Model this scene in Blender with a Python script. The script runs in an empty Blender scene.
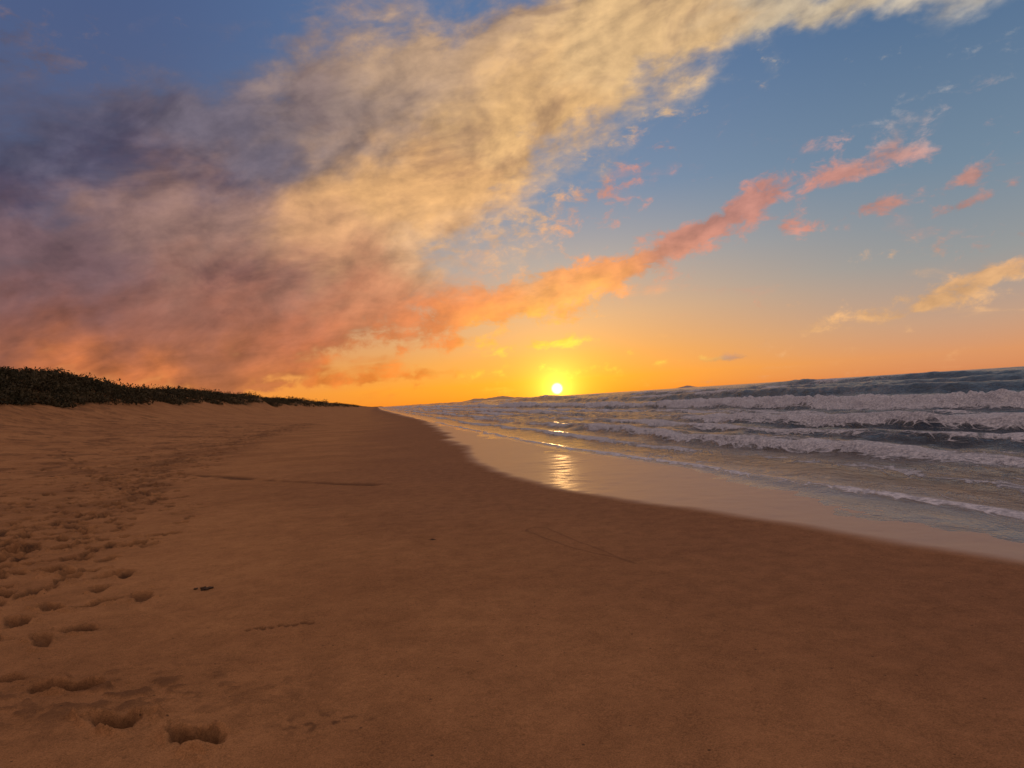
import bpy, math, numpy as np
from mathutils import Vector, Matrix
rng=np.random.default_rng(7)
scene=bpy.context.scene
scene.view_settings.view_transform='Standard'
scene.view_settings.look='None'
scene.view_settings.exposure=0

# ------------------------------------------------------------ helpers
def lin(c):
    return tuple(((v/255)/12.92 if v/255<=.04045 else ((v/255+.055)/1.055)**2.4) for v in c)
class G:
    """tiny node-graph expression helper"""
    def __init__(s,tree): s.t=tree; s.n=tree.nodes; s.l=tree.links
    def put(s,sock,v):
        if isinstance(v,bpy.types.NodeSocket): s.l.new(v,sock)
        elif v is not None: sock.default_value=v
    def m(s,op,a,b=None,c=None,clamp=False):
        n=s.n.new('ShaderNodeMath'); n.operation=op; n.use_clamp=clamp
        s.put(n.inputs[0],a)
        if b is not None: s.put(n.inputs[1],b)
        if c is not None: s.put(n.inputs[2],c)
        return n.outputs[0]
    def add(s,a,b): return s.m('ADD',a,b)
    def sub(s,a,b): return s.m('SUBTRACT',a,b)
    def mul(s,a,b): return s.m('MULTIPLY',a,b)
    def v(s,op,a,b=None,c=None):
        n=s.n.new('ShaderNodeVectorMath'); n.operation=op
        s.put(n.inputs[0],a)
        if op=='SCALE': s.put(n.inputs[3],b)
        else:
            if b is not None: s.put(n.inputs[1],b)
            if c is not None: s.put(n.inputs[2],c)
        return n.outputs[1] if op in('LENGTH','DISTANCE','DOT_PRODUCT') else n.outputs[0]
    def sm(s,x,lo,hi,a=0.0,b=1.0):
        n=s.n.new('ShaderNodeMapRange'); n.interpolation_type='SMOOTHSTEP'
        s.put(n.inputs[0],x); n.inputs[1].default_value=lo; n.inputs[2].default_value=hi
        n.inputs[3].default_value=a; n.inputs[4].default_value=b
        return n.outputs[0]
    def mix(s,f,a,b):
        n=s.n.new('ShaderNodeMix'); n.data_type='RGBA'
        s.put(n.inputs[0],f)
        for i,q in((6,a),(7,b)):
            if isinstance(q,tuple) and len(q)==3: q=(*q,1)
            s.put(n.inputs[i],q)
        return n.outputs[2]
    def noise(s,vec,scale,detail=4,rough=.5,dist=0,col=False,dim='3D'):
        n=s.n.new('ShaderNodeTexNoise'); n.noise_dimensions=dim; s.put(n.inputs['Vector'],vec)
        n.inputs['Scale'].default_value=scale; n.inputs['Detail'].default_value=detail
        n.inputs['Roughness'].default_value=rough; n.inputs['Distortion'].default_value=dist
        return n.outputs[1] if col else n.outputs[0]
    def mapping(s,vec,loc=(0,0,0),rot=(0,0,0),scale=(1,1,1),typ='POINT'):
        n=s.n.new('ShaderNodeMapping'); n.vector_type=typ; s.put(n.inputs[0],vec)
        n.inputs[1].default_value=loc; n.inputs[2].default_value=rot; n.inputs[3].default_value=scale
        return n.outputs[0]
    def ramp(s,f,stops):
        n=s.n.new('ShaderNodeValToRGB'); s.put(n.inputs[0],f)
        e=n.color_ramp.elements
        while len(e)<len(stops): e.new(.5)
        for i,(p,c) in enumerate(stops): e[i].position=p; e[i].color=(*lin(c),1)
        return n.outputs[0]
    def attr(s,name):
        n=s.n.new('ShaderNodeAttribute'); n.attribute_name=name; return n.outputs['Fac']

def hsh(ix,iy,seed):
    h=(ix*374761393+iy*668265263+seed*144269504)&0xffffffff
    h=((h^(h>>13))*1274126177)&0xffffffff
    h=h^(h>>16)
    return (h&0xffff)/32767.5-1
def vn(x,y,seed=0):
    xf=np.floor(x); yf=np.floor(y); ix=xf.astype(np.int64); iy=yf.astype(np.int64)
    u=x-xf; v=y-yf; u=u*u*(3-2*u); v=v*v*(3-2*v)
    a=hsh(ix,iy,seed);b=hsh(ix+1,iy,seed);c=hsh(ix,iy+1,seed);d=hsh(ix+1,iy+1,seed)
    return (a*(1-u)+b*u)*(1-v)+(c*(1-u)+d*u)*v
def fbm(x,y,o=4,seed=0):
    r=0;a=.5
    for k in range(o):
        r=r+a*vn(x,y,seed+k); x,y=(x*1.6-y*1.2)+7.3,(x*1.2+y*1.6)+3.1; a*=.5
    return r
def sst(x,a,b):
    t=np.clip((x-a)/(b-a),0,1); return t*t*(3-2*t)

# ------------------------------------------------------------ coast geometry (metres)
WY=[-6000,-60,-20,0,5.64,6.7,8.3,10,11.6,15.8,22.8,70,150,400,7000]
WX=[1205,17,9,6,4.13,3.71,2.9,1.76,.70,-.86,-1.87,-9.7,-27,-80,-1400]
SY=[-6000,-60,-20,0,6.9,8.7,10.8,14.8,20.1,29,50,150,400,7000]
SX=[1212,19,12,7.2,5.12,4.9,4.25,3.50,1.50,-.50,-5.1,-25.5,-77,-1390]
def smoothinterp(y,Y,X):
    r=0
    for k in(-.12,-.06,0,.06,.12): r=r+np.interp(y+k*(np.abs(y)+2),Y,X)
    return r/5
def xwet(y): return smoothinterp(y,WY,WX)
def xwat(y): return smoothinterp(y,SY,SX)
PS=[-1,0,3,8,15,22,28,33,37,42,60,200,8000]
PZ=[.03,.03,.06,.14,.45,1.1,2.1,4.0,6.0,7.4,7.6,7,8]
def land_z(x,y):
    a=xwet(y); b=xwat(y); s=(a-x)*.97
    z=0
    for k in(-1.5,-.5,.5,1.5): z=z+np.interp(s+k*np.clip(s/25,0,1),PS,PZ)/4
    band=np.clip((b-x)/(b-a+.01),0,1)*.03
    z=np.where(s>0,z,band)
    z=np.where(x>b,-.035*np.minimum(x-b,120),z)
    du=sst(s,25,38)
    z=z+du*(fbm(x/13,y/20,4,3)*2.4)+sst(s,6,20)*(1-du)*fbm(x/5,y/9,3,9)*.16
    return z,s

def polar_sheet(name,dense,nd,nc,radii):
    a0,a1=[math.radians(v) for v in dense]
    ang=np.concatenate([np.linspace(a0,a1,nd,endpoint=False),np.linspace(a1,a0+2*math.pi,nc,endpoint=False)])
    A,R=np.meshgrid(ang,radii)
    x=(R*np.sin(A)).ravel(); y=(R*np.cos(A)).ravel()
    return x,y,len(ang),len(radii)
def make_sheet(name,x,y,z,na,nr,attrs,mat):
    i=np.arange(nr-1)[:,None]*na; j=np.arange(na)[None,:]; j2=(j+1)%na
    q=np.stack([i+j,i+na+j,i+na+j2,i+j2],-1).reshape(-1,4)
    q=q[:,::-1]
    nv=len(x)
    co=np.stack([x,y,z],1).astype(np.float32)
    me=bpy.data.meshes.new(name)
    cap=np.arange(na)
    loops=np.concatenate([q.ravel(),cap[::-1]])
    starts=np.concatenate([np.arange(len(q))*4,[len(q)*4]])
    tot=np.concatenate([np.full(len(q),4),[na]])
    me.vertices.add(nv); me.vertices.foreach_set('co',co.ravel())
    me.loops.add(len(loops)); me.loops.foreach_set('vertex_index',loops.astype(np.int32))
    me.polygons.add(len(starts)); me.polygons.foreach_set('loop_start',starts.astype(np.int32))
    me.polygons.foreach_set('loop_total',tot.astype(np.int32))
    me.polygons.foreach_set('use_smooth',np.ones(len(starts),bool))
    me.update(calc_edges=True)
    for k,vv in attrs.items():
        at=me.attributes.new(k,'FLOAT','POINT'); at.data.foreach_set('value',vv.astype(np.float32))
    ob=bpy.data.objects.new(name,me); scene.collection.objects.link(ob)
    me.materials.append(mat)
    if me.polygons[10].normal.z<0: me.flip_normals()
    return ob
def radii_list(segs):
    r=[segs[0][0]]
    for (a,b,k) in segs:
        while r[-1]<b: r.append(r[-1]*(1+k))
    return np.array(r)

# ------------------------------------------------------------ sand material
def sand_mat():
    m=bpy.data.materials.new('wet_and_dry_sand'); m.use_nodes=True; t=m.node_tree; g=G(t)
    b=t.nodes['Principled BSDF']
    P=t.nodes.new('ShaderNodeTexCoord').outputs['Object']
    wet=g.attr('wet'); veg=g.attr('veg'); dist=g.attr('dist'); damp=g.attr('damp')
    n1=g.noise(P,.35,4,.6); n2=g.noise(P,5,5,.65); n3=g.noise(P,130,2,.8); n4=g.noise(P,30,4,.75)
    c=g.mix(g.sm(n1,.35,.65),(.275,.124,.050),(.350,.163,.065))
    c=g.mix(g.mul(damp,.85),c,(.218,.100,.050))
    sp=g.add(g.add(g.mul(g.sub(n2,.5),.8),g.mul(g.sub(n4,.5),.7)),g.add(g.mul(g.sub(n3,.5),1.7),1.0))
    c=g.v('SCALE',c,sp)
    vo=t.nodes.new('ShaderNodeTexVoronoi'); g.put(vo.inputs['Vector'],P); vo.inputs['Scale'].default_value=13
    sc=t.nodes.new('ShaderNodeSeparateColor'); g.put(sc.inputs[0],vo.outputs['Color'])
    speck=g.mul(g.sm(vo.outputs['Distance'],.13,.07),g.sm(sc.outputs[0],.80,.84))
    c=g.mix(g.mul(speck,.75),c,(.05,.028,.018))
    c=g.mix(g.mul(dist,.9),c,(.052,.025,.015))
    c=g.mix(g.mul(wet,.85),c,(.36,.17,.058))
    c=g.mix(g.mul(veg,g.sm(n2,.3,.6)),c,(.05,.045,.025))
    g.put(b.inputs['Base Color'],c)
    n=t.nodes.new('ShaderNodeMix'); n.data_type='FLOAT'; g.put(n.inputs[0],wet); n.inputs[2].default_value=.9; n.inputs[3].default_value=.33
    g.put(b.inputs['Roughness'],n.outputs[0])
    b.inputs['IOR'].default_value=1.42
    g.put(b.inputs['Specular IOR Level'],g.add(.05,g.mul(wet,.85)))
    h=g.add(g.mul(n3,.0045),g.add(g.mul(n4,.010),g.mul(n2,.020)))
    h=g.mul(h,g.sub(1.0,g.mul(wet,.88)))
    bp=t.nodes.new('ShaderNodeBump'); bp.inputs['Distance'].default_value=1; bp.inputs['Strength'].default_value=1
    g.put(bp.inputs['Height'],h); g.put(b.inputs['Normal'],bp.outputs[0])
    return m

# ------------------------------------------------------------ beach terrain
rad=radii_list([(.6,2.3,.02),(2.3,12,.0038),(12,110,.006),(110,7500,.025)])
x,y,na,nr=polar_sheet('beach',(-46,46),820,90,rad)
z,s=land_z(x,y)
R=np.hypot(x,y)
dry=sst(s,7.5,12)*(1-sst(s,34,40))
near=R<90
def add_near(arr,f):
    arr[near]+=f(x[near],y[near])
add_near(z,lambda a,b: dry[near]*(fbm(a/.55,b/.55,4,21)*.07)+fbm(a/2.3,b/3.5,3,5)*.02+fbm(a/.35,b/.28,3,6)*.007)
dist=np.zeros_like(z)
prints=[]
def foot(px,py,ang,L=.29,W=.12,D=.035,K=.75): prints.append((px,py,ang,L,W,D,K))
foot(-2.20,3.62,-.25,.30,.15,.11,1); foot(-1.66,3.40,-.5,.33,.16,.11,1); foot(-2.78,4.12,-.05,.44,.13,.09,1); foot(-3.25,4.3,-.1,.3,.12,.04)
foot(-3.4,3.75,.2,.3,.13,.04)
tp=np.array([(-4.2,4.6),(-5.2,6.8),(-6.3,9.4),(-8,13.5),(-10.5,19),(-13.5,30),(-17.5,47),(-23,76)])
seg=np.hypot(*np.diff(tp,axis=0).T); cum=np.concatenate([[0],np.cumsum(seg)])
def trail(off,step,jit,start=0,side=.11,end=None,D=.075):
    d=start; k=0
    while d<(end or cum[-1]):
        px=np.interp(d,cum,tp[:,0]); py=np.interp(d,cum,tp[:,1])
        qx=np.interp(d+.5,cum,tp[:,0]); qy=np.interp(d+.5,cum,tp[:,1])
        a=math.atan2(qy-py,qx-px); o=off+(side if k%2 else -side)+rng.normal(0,jit)+.25*math.sin(d*.45+off*3)
        foot(px-math.sin(a)*o+rng.normal(0,.05),py+math.cos(a)*o+rng.normal(0,.05),a+rng.normal(0,.2),rng.uniform(.24,.38),rng.uniform(.11,.18),D*rng.uniform(.5,1.3),rng.uniform(.6,1))
        d+=step*rng.uniform(.75,1.3); k+=1
for off,st,ji,s0 in((0,.52,.14,0),(.35,.56,.15,.3),(-.35,.56,.16,0),(.75,.6,.16,1),(-.7,.62,.2,1),(1.2,.66,.25,2),(-1.0,.68,.2,8),(1.9,.75,.25,5),(2.8,.8,.4,6),(4,.8,.5,9),(5.5,.9,.6,12)):
    trail(off,st,ji,s0)
for k in range(750):
    d=rng.uniform(0,60) if k%2 else rng.uniform(0,22); px=np.interp(d,cum,tp[:,0])+(rng.normal(0,.75) if k%3 else -rng.gamma(2,2.0)+.6); py=np.interp(d,cum,tp[:,1])
    foot(px,py,rng.uniform(0,3.1),rng.uniform(.2,.36),rng.uniform(.10,.19),.055,rng.uniform(.4,1))
for k in range(60):
    f=k/60; foot(-8.5-13*f+rng.normal(0,.1)+(.12 if k%2 else -.12),15+17*f+rng.normal(0,.1),2.2+rng.normal(0,.2),.32,.16,.06,.9)
for k in range(9): foot(-2.05+.055*k,5.05+.02*math.sin(k*2)+.01*k,rng.uniform(0,3),.06,.05,.014)
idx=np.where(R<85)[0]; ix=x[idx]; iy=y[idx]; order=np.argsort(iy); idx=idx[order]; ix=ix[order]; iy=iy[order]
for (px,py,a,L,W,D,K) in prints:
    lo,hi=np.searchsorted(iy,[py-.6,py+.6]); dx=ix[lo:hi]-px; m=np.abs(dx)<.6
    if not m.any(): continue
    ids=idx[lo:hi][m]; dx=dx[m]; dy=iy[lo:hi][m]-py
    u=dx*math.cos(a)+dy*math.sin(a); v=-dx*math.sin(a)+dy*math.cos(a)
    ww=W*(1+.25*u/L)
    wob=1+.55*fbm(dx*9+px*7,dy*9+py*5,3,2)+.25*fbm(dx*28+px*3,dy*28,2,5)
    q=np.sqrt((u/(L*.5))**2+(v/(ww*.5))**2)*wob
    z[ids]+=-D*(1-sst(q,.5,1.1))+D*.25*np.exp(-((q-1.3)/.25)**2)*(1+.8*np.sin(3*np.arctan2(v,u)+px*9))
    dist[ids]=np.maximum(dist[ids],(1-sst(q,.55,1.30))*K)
def poly_dist(pts):
    best=np.full(len(ix),1e9)
    for (p,q) in zip(pts[:-1],pts[1:]):
        px,py=p; dx,dy=q[0]-px,q[1]-py; t=np.clip(((ix-px)*dx+(iy-py)*dy)/(dx*dx+dy*dy),0,1)
        best=np.minimum(best,np.hypot(ix-px-t*dx,iy-py-t*dy))
    return best
w1=fbm(ix/.5,iy/.5,3,31)*.06+fbm(ix/2.5,iy/2.5,2,35)*.25
d=poly_dist([(-8.7,18.6),(-7,17.2),(-5.2,15.7),(-3.9,14.8),(-3.0,14.3)])+w1
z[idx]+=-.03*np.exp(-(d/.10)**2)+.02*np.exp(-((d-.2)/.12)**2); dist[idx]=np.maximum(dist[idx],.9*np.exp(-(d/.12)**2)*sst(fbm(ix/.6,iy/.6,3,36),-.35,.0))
d=poly_dist([tuple(p) for p in tp])
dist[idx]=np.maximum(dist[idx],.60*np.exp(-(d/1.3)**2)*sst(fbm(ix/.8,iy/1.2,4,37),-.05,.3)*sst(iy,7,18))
for pts in([(1.3,5.9),(1.2,5.1),(1.45,4.6),(1.8,4.2),(2.1,3.8),(2.2,3.4)],[(.2,8.4),(.5,7.6),(.85,6.9),(1.1,6.4),(1.3,5.9)]):
    d=poly_dist(pts)+w1
    z[idx]+=.003*np.exp(-(d/.02)**2); dist[idx]=np.maximum(dist[idx],.45*np.exp(-(d/.014)**2))
kick=np.exp(-((ix+2.5)/1.2)**2-((iy-3.98)/.42)**2)*sst(fbm(ix/.09,iy/.07,4,44),-.05,.3)
z[idx]+=.014*kick; dist[idx]=np.maximum(dist[idx],.6*kick)
kk=np.exp(-((ix+1.05)/.25)**2-((iy-3.5)/.12)**2)*sst(fbm(ix/.05,iy/.05,3,48),.0,.3); dist[idx]=np.maximum(dist[idx],.8*kk)
k2=dry[idx]*sst(fbm(ix/.7,iy/.7,4,61),.05,.35)*.45
dist[idx]=np.maximum(dist[idx],k2)
# masks
a=xwet(y); b=xwat(y)
en=fbm(x/1.7,y/1.7,4,77)*.28*np.clip(R/14,.4,3)
wet=sst(x+en-a,-.10,.28+.01*R)
damp=1-sst(s+en*3,.2,6.5)
veg=sst(s+fbm(x/5,y/7,3,15)*4,34,37)
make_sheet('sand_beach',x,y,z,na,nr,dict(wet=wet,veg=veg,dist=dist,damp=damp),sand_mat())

# ------------------------------------------------------------ sea
def sea_mat():
    m=bpy.data.materials.new('sea_water_and_foam'); m.use_nodes=True; t=m.node_tree; g=G(t)
    b=t.nodes['Principled BSDF']
    P=t.nodes.new('ShaderNodeTexCoord').outputs['Object']
    Q=g.mapping(P,rot=(0,0,math.radians(-13)),scale=(1,.5,1))
    f=g.attr('foam')
    wv=g.noise(Q,.8,2,.5,col=True)
    Qw=g.v('ADD',Q,g.v('SCALE',g.v('SUBTRACT',wv,(.5,.5,.5)),1.4))
    n1=g.noise(Qw,1.5,7,.74,.3)
    vo=t.nodes.new('ShaderNodeTexVoronoi'); vo.feature='DISTANCE_TO_EDGE'; g.put(vo.inputs['Vector'],Qw); vo.inputs['Scale'].default_value=3.4
    lace=g.sm(vo.outputs[0],0,.14,1,0)
    k=g.add(f,g.add(g.mul(g.sub(n1,.5),1.9),g.mul(lace,.28)))
    fm=g.sm(k,.50,.82)
    n5=g.noise(P,12,4,.75)
    fc=g.mix(g.sm(n5,.3,.7),(.26,.25,.27),(.66,.61,.61))
    c=g.mix(g.attr('shallow'),(.022,.028,.040),(.15,.10,.065))
    c=g.mix(fm,c,fc)
    g.put(b.inputs['Base Color'],c)
    r=g.add(.17,g.mul(fm,.55)); g.put(b.inputs['Roughness'],r)
    b.inputs['IOR'].default_value=1.333
    R1=g.noise(Qw,2.2,5,.68); R2=g.noise(P,8,3,.6)
    h=g.add(g.mul(R1,.32),g.add(g.mul(R2,.05),g.mul(fm,.06)))
    h=g.add(h,g.mul(g.mul(n5,fm),.05))
    h=g.mul(h,g.attr('chop'))
    bp=t.nodes.new('ShaderNodeBump'); bp.inputs['Distance'].default_value=1; bp.inputs['Strength'].default_value=1
    g.put(bp.inputs['Height'],h); g.put(b.inputs['Normal'],bp.outputs[0])
    return m
rad=radii_list([(2.0,5,.03),(5,40,.0042),(40,180,.005),(180,7500,.02)])
x,y,na,nr=polar_sheet('sea',(-18,46),640,80,rad)
b=xwat(y); w=(x-b)*.97; R=np.hypot(x,y)
along=y+.2*x
z=np.zeros_like(x); foam=np.zeros_like(x)
z+=.016*fbm(x/1.6,y/2.2,4,5)*(1-sst(w,2,8))
wl=w-.35*fbm(x/1.8,y/2.4,3,5)
z+=.045*np.exp(-((wl-.35)/.22)**2)*(R<70)
chopa=sst(w,.2,6)
z+=chopa*(fbm(x/1.1,y/1.9,5,8)*.17)+sst(w,22,60)*fbm(x/6,y/11,4,12)*.5
surf=(1-sst(w,21,27))
foam+=surf*(.25+.50*fbm(x/2.5,y/6,4,17))*sst(w,-.3,1.0)
waves=[(2.2,.06,.25,.8,.7),(4.4,.19,.35,1.3,1.0),(7.6,.16,.4,1.4,1.3),(11,.30,.5,2.0,1.5),(15,.17,.6,1.8,1.6),(20,.68,.8,3.2,1.6),(28,.25,1.2,3,3),(38,.6,1.6,5,4),(55,1.35,2.3,7,5),(74,.6,3,7,6),(95,1.3,4.0,10,8),(140,1.0,5,14,12),(200,.9,7,20,15),(280,.8,9,24,20),(380,.8,10,30,20),(500,.8,12,30,20)]
for k,(w0,A,wf,wb,me) in enumerate(waves):
    L=(12+w0*.9)*(.6 if w0<18 else 1)
    mod=np.clip(.95+1.2*fbm(along/L,w/60+k*9.1,3,100+k),.15,1.6)
    t=w-w0-me*fbm(along/(L*1.2),x*0+k*3.3,3,200+k)-.25*fbm(x/.8,y/1.5,3,220+k)
    fr=np.where(t<0,np.exp(-(t/wf)**2),np.exp(-(t/wb)**2))
    z+=A*mod*fr
    if w0<30:
        st={20:1.1,28:.0}.get(w0,.62)
        br=np.where(t<0,np.exp(-(t/(wf*1.25))**2),np.exp(-(t/(wb*.35))**2))
        foam+=st*mod*br
        foam+=.22*st*np.exp(-((t-wb)/wb)**2)
        foam-=.45*mod*np.exp(-((t+wf*3.0)/(wf*1.5))**2)
        if w0==20: z+=br*.28*np.abs(fbm(x/.7,y/.7,4,300))*1.4
    elif w0<100:
        foam+=sst(fbm(along/14,x*0+k*5.7,3,400+k),.05,.3)*.95*np.where(t<0,np.exp(-(t/(wf*.9))**2),np.exp(-(t/(wb*.4))**2))
foam+=.62*np.exp(-((wl-.30)/.16)**2)*(R<60)
foam=np.clip(foam,0,1.3)
z-=np.clip(-w-1.0,0,3)*.05
chop=.10+.90*sst(w,.1,2.0)
shallow=1-sst(w,0,9)
make_sheet('sea',x,y,z,na,nr,dict(foam=foam,chop=chop,shallow=shallow),sea_mat())

# ------------------------------------------------------------ dune shrubs (one object)
def veg_mat():
    m=bpy.data.materials.new('coastal_scrub_leaves'); m.use_nodes=True; t=m.node_tree; g=G(t)
    b=t.nodes['Principled BSDF']; P=t.nodes.new('ShaderNodeTexCoord').outputs['Object']
    c=g.mix(g.sm(g.noise(P,.5,4,.6),.35,.65),(.024,.023,.012),(.075,.055,.026))
    c=g.mix(g.sm(g.noise(P,6,2,.5),.55,.7),c,(.10,.07,.036))
    g.put(b.inputs['Base Color'],c); b.inputs['Roughness'].default_value=.9; b.inputs['Specular IOR Level'].default_value=.1
    return m
V=[]
def shrubs(n,ylo,yhi,slo,shi,leaves,scl):
    for _ in range(n):
        yy=ylo*(yhi/ylo)**rng.random(); ss=rng.uniform(slo,shi)
        xx=float(xwet(np.array([yy]))[0])-ss/.97
        if vn(np.array([xx/6]),np.array([yy/8]),91)[0]<-.35 and ss<37: continue
        z0=land_z(np.array([xx]),np.array([yy]))[0][0]
        r=rng.uniform(.7,1.8)*scl; h=r*rng.uniform(.3,.75)
        d=rng.normal(size=(leaves,3)); d/=np.linalg.norm(d,axis=1)[:,None]; d[:,2]=np.abs(d[:,2])
        rr=rng.uniform(.45,1.08,leaves)[:,None]
        c=d*rr*np.array([r,r,h])+np.array([xx,yy,z0-.05])
        sz=rng.uniform(.05,.13,leaves)[:,None,None]*scl
        tri=rng.normal(size=(leaves,3,3))*sz
        V.append((c[:,None,:]+tri).reshape(-1,3))
shrubs(1900,25,90,33,46,130,1.0)
shrubs(1500,90,300,33.5,49,80,1.2)
shrubs(900,300,1500,33,60,40,2.6)
V=np.concatenate(V).astype(np.float32); nt=len(V)//3
me=bpy.data.meshes.new('dune_scrub'); me.vertices.add(len(V)); me.vertices.foreach_set('co',V.ravel())
me.loops.add(len(V)); me.loops.foreach_set('vertex_index',np.arange(len(V),dtype=np.int32))
me.polygons.add(nt); me.polygons.foreach_set('loop_start',(np.arange(nt)*3).astype(np.int32)); me.polygons.foreach_set('loop_total',np.full(nt,3,np.int32))
me.update(calc_edges=True); me.materials.append(veg_mat())
scene.collection.objects.link(bpy.data.objects.new('dune_scrub',me))

# ------------------------------------------------------------ distant headland & islet
def hill(name,x0,x1,yy,hmax,seed,col):
    n=90; xs=np.linspace(x0,x1,n); u=np.linspace(0,1,n)
    prof=hmax*np.sin(np.pi*u)**.6*(.70+.5*fbm(u*5,u*0,4,seed))
    verts=[];faces=[]; rows=7
    for r in range(rows):
        v=r/(rows-1); k=math.sin(math.pi*v)
        for i in range(n): verts.append((xs[i],yy+(v-.5)*500,-2+prof[i]*k+4*k*fbm(np.array([i*.3]),np.array([r*1.1]),2,4)[0]))
    for r in range(rows-1):
        for i in range(n-1): faces.append((r*n+i,r*n+i+1,(r+1)*n+i+1,(r+1)*n+i))
    me=bpy.data.meshes.new(name); me.from_pydata(verts,[],faces)
    m=bpy.data.materials.new(name+'_rock'); m.use_nodes=True; g=G(m.node_tree); b=m.node_tree.nodes['Principled BSDF']
    P=m.node_tree.nodes.new('ShaderNodeTexCoord').outputs['Object']
    g.put(b.inputs['Base Color'],g.mix(g.noise(P,.01,4,.6),col,tuple(c*.7 for c in col))); b.inputs['Roughness'].default_value=.9
    me.materials.append(m); scene.collection.objects.link(bpy.data.objects.new(name,me))
hill('distant_headland',-420,110,5600,34,5,(.55,.34,.16))
hill('rocky_islet',1370,1480,5600,18,8,(.40,.30,.26))

# ------------------------------------------------------------ small debris on the sand
import bmesh
def lump(name,px,py,size,seed,mat,flat=.6):
    bm=bmesh.new(); r=np.random.default_rng(seed)
    for k in range(7):
        ret=bmesh.ops.create_icosphere(bm,subdivisions=2,radius=size*r.uniform(.2,.5))
        o=Vector((r.normal(0,size*.6),r.normal(0,size*.45),size*.1))
        sc=Vector((r.uniform(.8,1.8),r.uniform(.5,1.2),flat*r.uniform(.4,1)))
        for v in ret['verts']:
            nrm=1+.3*r.normal(); v.co=Vector((v.co.x*sc.x,v.co.y*sc.y,v.co.z*sc.z))*nrm+o
    me=bpy.data.meshes.new(name); bm.to_mesh(me); bm.free(); me.materials.append(mat)
    ob=bpy.data.objects.new(name,me); zz=land_z(np.array([px]),np.array([py]))[0][0]
    ob.location=(px,py,zz); scene.collection.objects.link(ob)
dm=bpy.data.materials.new('dark_seaweed'); dm.use_nodes=True; g=G(dm.node_tree); bb=dm.node_tree.nodes['Principled BSDF']
P=dm.node_tree.nodes.new('ShaderNodeTexCoord').outputs['Object']
g.put(bb.inputs['Base Color'],g.mix(g.noise(P,40,3,.5),(.03,.02,.012),(.09,.05,.03))); bb.inputs['Roughness'].default_value=.8; bb.inputs['Specular IOR Level'].default_value=.1
lump('seaweed_clump',-2.92,6.3,.06,1,dm); lump('pebble',1.05,3.62,.014,2,dm,.9); lump('seaweed_clump',-1.05,8.1,.03,3,dm)

# ------------------------------------------------------------ sky (world)
SU,SV=.0655,.0105
sd=Vector((SU,1,SV)).normalized()
w=bpy.data.worlds.new('sky'); scene.world=w; w.use_nodes=True; t=w.node_tree; t.nodes.clear(); g=G(t)
try: w.cycles.sampling_method='NONE'
except Exception: pass
D=t.nodes.new('ShaderNodeTexCoord').outputs['Generated']
sx=t.nodes.new('ShaderNodeSeparateXYZ'); g.put(sx.inputs[0],D); X,Y,Z=sx.outputs
H=g.m('SQRT',g.add(g.mul(X,X),g.mul(Y,Y)))
AZ=g.m('ARCTAN2',X,Y); E=g.m('DIVIDE',Z,g.m('MAXIMUM',H,.05))
el=g.m('SQRT',g.m('MULTIPLY',g.m('ARCSINE',g.m('MAXIMUM',Z,0.0)),2/math.pi,clamp=True))
rs=g.ramp(el,[(0,(246,138,34)),(.12,(250,162,50)),(.19,(236,165,86)),(.27,(212,170,130)),(.35,(168,163,160)),(.43,(118,141,168)),(.55,(90,118,158)),(.8,(75,98,140))])
rr=g.ramp(el,[(0,(214,134,86)),(.12,(218,150,102)),(.2,(196,157,130)),(.3,(150,152,152)),(.4,(114,136,156)),(.52,(84,112,146)),(.8,(70,95,138))])
rl=g.ramp(el,[(0,(232,128,56)),(.15,(234,144,76)),(.25,(194,130,90)),(.35,(130,112,120)),(.45,(86,96,128)),(.6,(72,92,134)),(.85,(65,85,130))])
rb=g.ramp(el,[(0,(170,130,120)),(.2,(180,145,140)),(.4,(150,140,155)),(1,(110,120,150))])
sky=g.mix(g.sm(AZ,.08,.62),rs,rr)
sky=g.mix(g.sm(AZ,-.05,-.55),sky,rl)
sky=g.mix(g.sm(g.m('ABSOLUTE',AZ),.85,1.9),sky,rb)

pl=g.m('DIVIDE',1.0,g.add(g.m('MAXIMUM',Z,0.0),.16))
plane=g.v('SCALE',D,pl)
plr=g.mapping(plane,rot=(0,0,math.radians(40)),scale=(.6,1,.0))
cb=t.nodes.new('ShaderNodeCombineXYZ'); g.put(cb.inputs[0],AZ); g.put(cb.inputs[1],E); cb.inputs[2].default_value=1; PP=cb.outputs[0]
ae=g.mapping(PP,rot=(0,0,math.radians(-18)),scale=(1,1,0))
ae=g.v('MULTIPLY',ae,(.72,1.15,0))
ae2=g.v('ADD',ae,(.010,-.018,0))
wn=g.noise(ae,9,4,.6,col=True,dim='2D')
wp=g.v('MULTIPLY',g.v('SUBTRACT',wn,(.5,.5,.5)),(.20,.14,0))
PW=g.v('ADD',PP,wp)
PWs=g.v('ADD',PP,g.v('SCALE',wp,.30))
def ell(vec,u,v,a,b,ang,wt=1.0,k=-1.0):
    A=math.atan(u); e=v*math.cos(A); c=math.cos(A); th=math.radians(ang); a*=c; b*=c
    ca,sa=math.cos(th),math.sin(th)
    q1=g.v('DOT_PRODUCT',vec,(ca/a,sa/a,-(A*ca+e*sa)/a)); q2=g.v('DOT_PRODUCT',vec,(-sa/b,ca/b,-(-A*sa+e*ca)/b))
    L=g.m('MULTIPLY_ADD',q1,q1,g.mul(q2,q2))
    ex=g.m('EXPONENT',g.mul(L,k))
    return ex if wt==1.0 else g.mul(ex,wt)
def tot(lst):
    r=lst[0]
    for q in lst[1:]: r=g.add(r,q)
    return r
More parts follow.
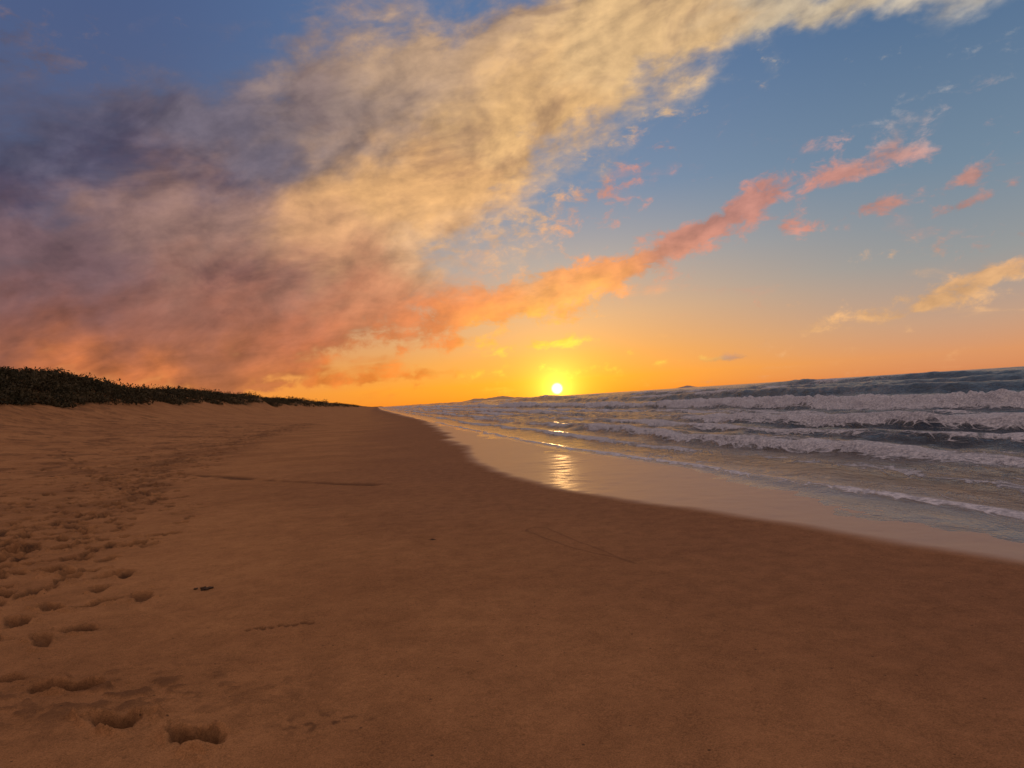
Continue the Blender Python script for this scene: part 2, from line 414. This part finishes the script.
big=tot([ell(PW,-.15,.335,.38,.100,35,.95),
         ell(PW,.18,.52,.34,.10,17,.98),
         ell(PW,.62,.575,.32,.045,-5,.88),
         ell(PW,-.58,.245,.42,.16,9,.88),
         ell(PW,-.28,.21,.24,.10,14,.50),
         ell(PW,-.50,.42,.38,.095,-4,.58),
         ell(PW,-.22,.50,.18,.12,40,.60),
         ell(PW,-.55,.130,.44,.045,4,.90),
         ell(PW,-.38,.062,.19,.018,-6,.8)])
small=tot([ell(PWs,-.10,.130,.30,.034,10,.95),
           ell(PWs,.10,.160,.14,.022,12,.85),
           ell(PWs,.275,.212,.055,.026,12,.86),
           ell(PWs,.34,.235,.05,.022,24,.70),
           ell(PWs,.387,.275,.036,.026,30,.88),
           ell(PWs,.440,.222,.030,.018,5,.86),
           ell(PWs,.492,.295,.044,.022,12,.88),
           ell(PWs,.588,.326,.044,.024,5,.92),
           ell(PWs,.695,.298,.048,.015,12,.85),
           ell(PWs,.69,.250,.050,.013,12,.85),
           ell(PWs,.60,.265,.06,.012,8,.60),
           ell(PWs,.55,.245,.045,.010,5,.62),
           ell(PWs,.585,.100,.20,.018,10,.74),
           ell(PWs,.70,.140,.09,.016,8,.72),
           ell(PWs,.05,.078,.085,.012,5,.85),
           ell(PWs,-.09,.085,.09,.010,5,.65),
           ell(PWs,-.22,.038,.26,.010,1,.85),
           ell(PWs,-.60,.050,.25,.014,1,.75),
           ell(PWs,.30,.040,.20,.006,1,.45),
           ell(PWs,.10,.125,.07,.014,8,.6),
           ell(PWs,-.04,.245,.17,.045,10,.52),
           ell(PWs,-.02,.34,.05,.012,5,.6),
           ell(PWs,.15,.30,.30,.06,40,.32),
           ell(PWs,.66,.41,.26,.04,22,.42),
           ell(PWs,.68,.19,.14,.02,6,.40),
           ell(PWs,-.68,.56,.22,.07,-25,.55)])
nA=g.noise(plr,2.6,5,.6,.4,dim='2D')
nB=g.noise(ae,13,7,.58,.2,dim='2D')
nB2=g.noise(ae2,13,4,.58,.2,dim='2D')
nC=g.noise(g.v('MULTIPLY',PP,(.8,1.25,0)),34,5,.64,.2,dim='2D')
nD=g.noise(g.v('ADD',ae,(3.1,1.7,0)),6.5,5,.6,.4,dim='2D')
kb=g.add(big,g.add(g.mul(g.sub(nA,.5),.9),g.add(g.mul(g.sub(nB,.5),.9),g.mul(g.sub(nC,.5),.40))))
opb=g.sm(kb,.10,.92)
ks=g.add(small,g.add(g.mul(g.sub(nB,.5),.6),g.mul(g.sub(nC,.5),2.0)))
ops=g.mul(g.sm(ks,.32,1.05),.93)
op=g.m('SUBTRACT',1.0,g.mul(g.sub(1.0,opb),g.sub(1.0,ops)))
ctr=[(-.64,.42,(82,80,102)),(-.43,.44,(104,96,110)),(-.65,.245,(112,86,92)),(-.45,.285,(150,116,106)),(-.66,.14,(120,78,74)),(-.45,.14,(138,86,76)),(-.38,.18,(150,106,92)),
     (-.30,.105,(184,100,70)),(-.18,.165,(182,120,90)),(-.25,.255,(206,154,110)),(-.145,.32,(228,174,112)),(.01,.42,(224,178,118)),(.23,.51,(216,178,126)),(.50,.54,(196,178,150)),(.75,.55,(172,167,160)),
     (-.10,.49,(180,148,118)),(-.21,.44,(140,120,114)),(-.085,.12,(224,118,62)),(.10,.163,(242,152,86)),(.275,.212,(202,132,112)),(.39,.275,(196,132,118)),
     (.59,.315,(196,136,120)),(.70,.27,(182,132,122)),(.66,.41,(150,158,168)),(.60,.10,(218,168,116)),(.05,.075,(255,206,72)),(-.38,.060,(164,100,68)),(-.22,.036,(224,124,50)),(-.62,.055,(212,118,62)),(-.05,.22,(206,168,132))]
num=None; den=None
for (u,v,c) in ctr:
    A=math.atan(u)
    wt=ell(PW,u,v,.080/math.cos(A),.050/math.cos(A),0,1.0,-.8)
    cc=g.v('SCALE',lin(c),wt)
    num=cc if num is None else g.v('ADD',num,cc); den=wt if den is None else g.add(den,wt)
num=g.v('ADD',num,g.v('SCALE',lin((125,110,125)),.002)); den=g.add(den,.002)
cc=g.v('SCALE',num,g.m('DIVIDE',1.0,den))
shade=g.add(1.0,g.add(g.mul(g.sub(nB,nB2),1.1),g.add(g.mul(g.sub(nA,.5),.6),g.mul(g.sub(nC,.5),.40))))
shade=g.m('MINIMUM',g.m('MAXIMUM',shade,.65),1.3)
cc=g.v('MULTIPLY',cc,g.v('ADD',g.v('SCALE',(1.0,1.0,.9),g.sub(shade,1.0)),(1,1,1)))
thick=g.mul(g.sm(nD,.46,.70),opb)
cc=g.v('MULTIPLY',cc,g.mix(thick,(1.06,1.04,1.02),(.66,.63,.72)))
sky=g.mix(g.mul(op,.93),sky,cc)
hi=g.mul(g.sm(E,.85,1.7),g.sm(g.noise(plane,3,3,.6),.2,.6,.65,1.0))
sky=g.mix(hi,sky,(.72,.55,.50))  # warm bright overhead sky, unseen, added to light the sand
bk=g.mul(g.sm(g.m('ABSOLUTE',AZ),1.2,2.2),g.sm(E,.1,.6)); sky=g.mix(g.mul(bk,.8),sky,(.66,.50,.45))  # same added warm fill in the unseen sky behind the camera
dt=g.v('DOT_PRODUCT',D,tuple(sd)); angd=g.m('MULTIPLY',g.m('ARCCOSINE',g.m('MINIMUM',dt,.9999999)),180/math.pi)
g1=g.mul(g.m('EXPONENT',g.m('DIVIDE',angd,-1.1)),1.8); g2=g.mul(g.m('EXPONENT',g.m('DIVIDE',angd,-5.2)),.58)
sky=g.v('ADD',sky,g.v('SCALE',(1,.72,.10),g1)); sky=g.v('ADD',sky,g.v('SCALE',(1,.46,.0),g2))
sky=g.v('ADD',sky,g.v('SCALE',(3.5,3,1.6),g.sm(angd,.55,.22)))
ns=t.nodes.new('ShaderNodeTexSky'); ns.sky_type='NISHITA'; ns.sun_disc=False; ns.sun_elevation=math.asin(sd.z); ns.sun_rotation=math.atan2(sd.x,sd.y)
sky=g.v('ADD',sky,g.v('SCALE',ns.outputs[0],.006))
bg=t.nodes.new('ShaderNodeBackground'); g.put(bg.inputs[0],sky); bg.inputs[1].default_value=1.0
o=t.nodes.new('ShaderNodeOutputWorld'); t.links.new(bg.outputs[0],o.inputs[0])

# sun lamp
L=bpy.data.lights.new('sun','SUN'); L.energy=.10; L.angle=math.radians(.5); L.color=(1,.55,.2)
lo=bpy.data.objects.new('sun',L); lo.rotation_euler=sd.to_track_quat('Z','Y').to_euler(); scene.collection.objects.link(lo)

# ------------------------------------------------------------ camera
cam=bpy.data.cameras.new('camera'); cam.lens=24; cam.sensor_width=36; cam.clip_start=.05; cam.clip_end=20000
co=bpy.data.objects.new('camera',cam); scene.collection.objects.link(co); scene.camera=co
p=math.radians(1.22); th=math.radians(3.64)
fwd=Vector((0,math.cos(p),math.sin(p))); up0=Vector((0,-math.sin(p),math.cos(p))); r0=Vector((1,0,0))
right=r0*math.cos(th)-up0*math.sin(th); up=r0*math.sin(th)+up0*math.cos(th)
M=Matrix((right,up,-fwd)).transposed().to_4x4(); M.translation=Vector((0,0,1.68)); co.matrix_world=M
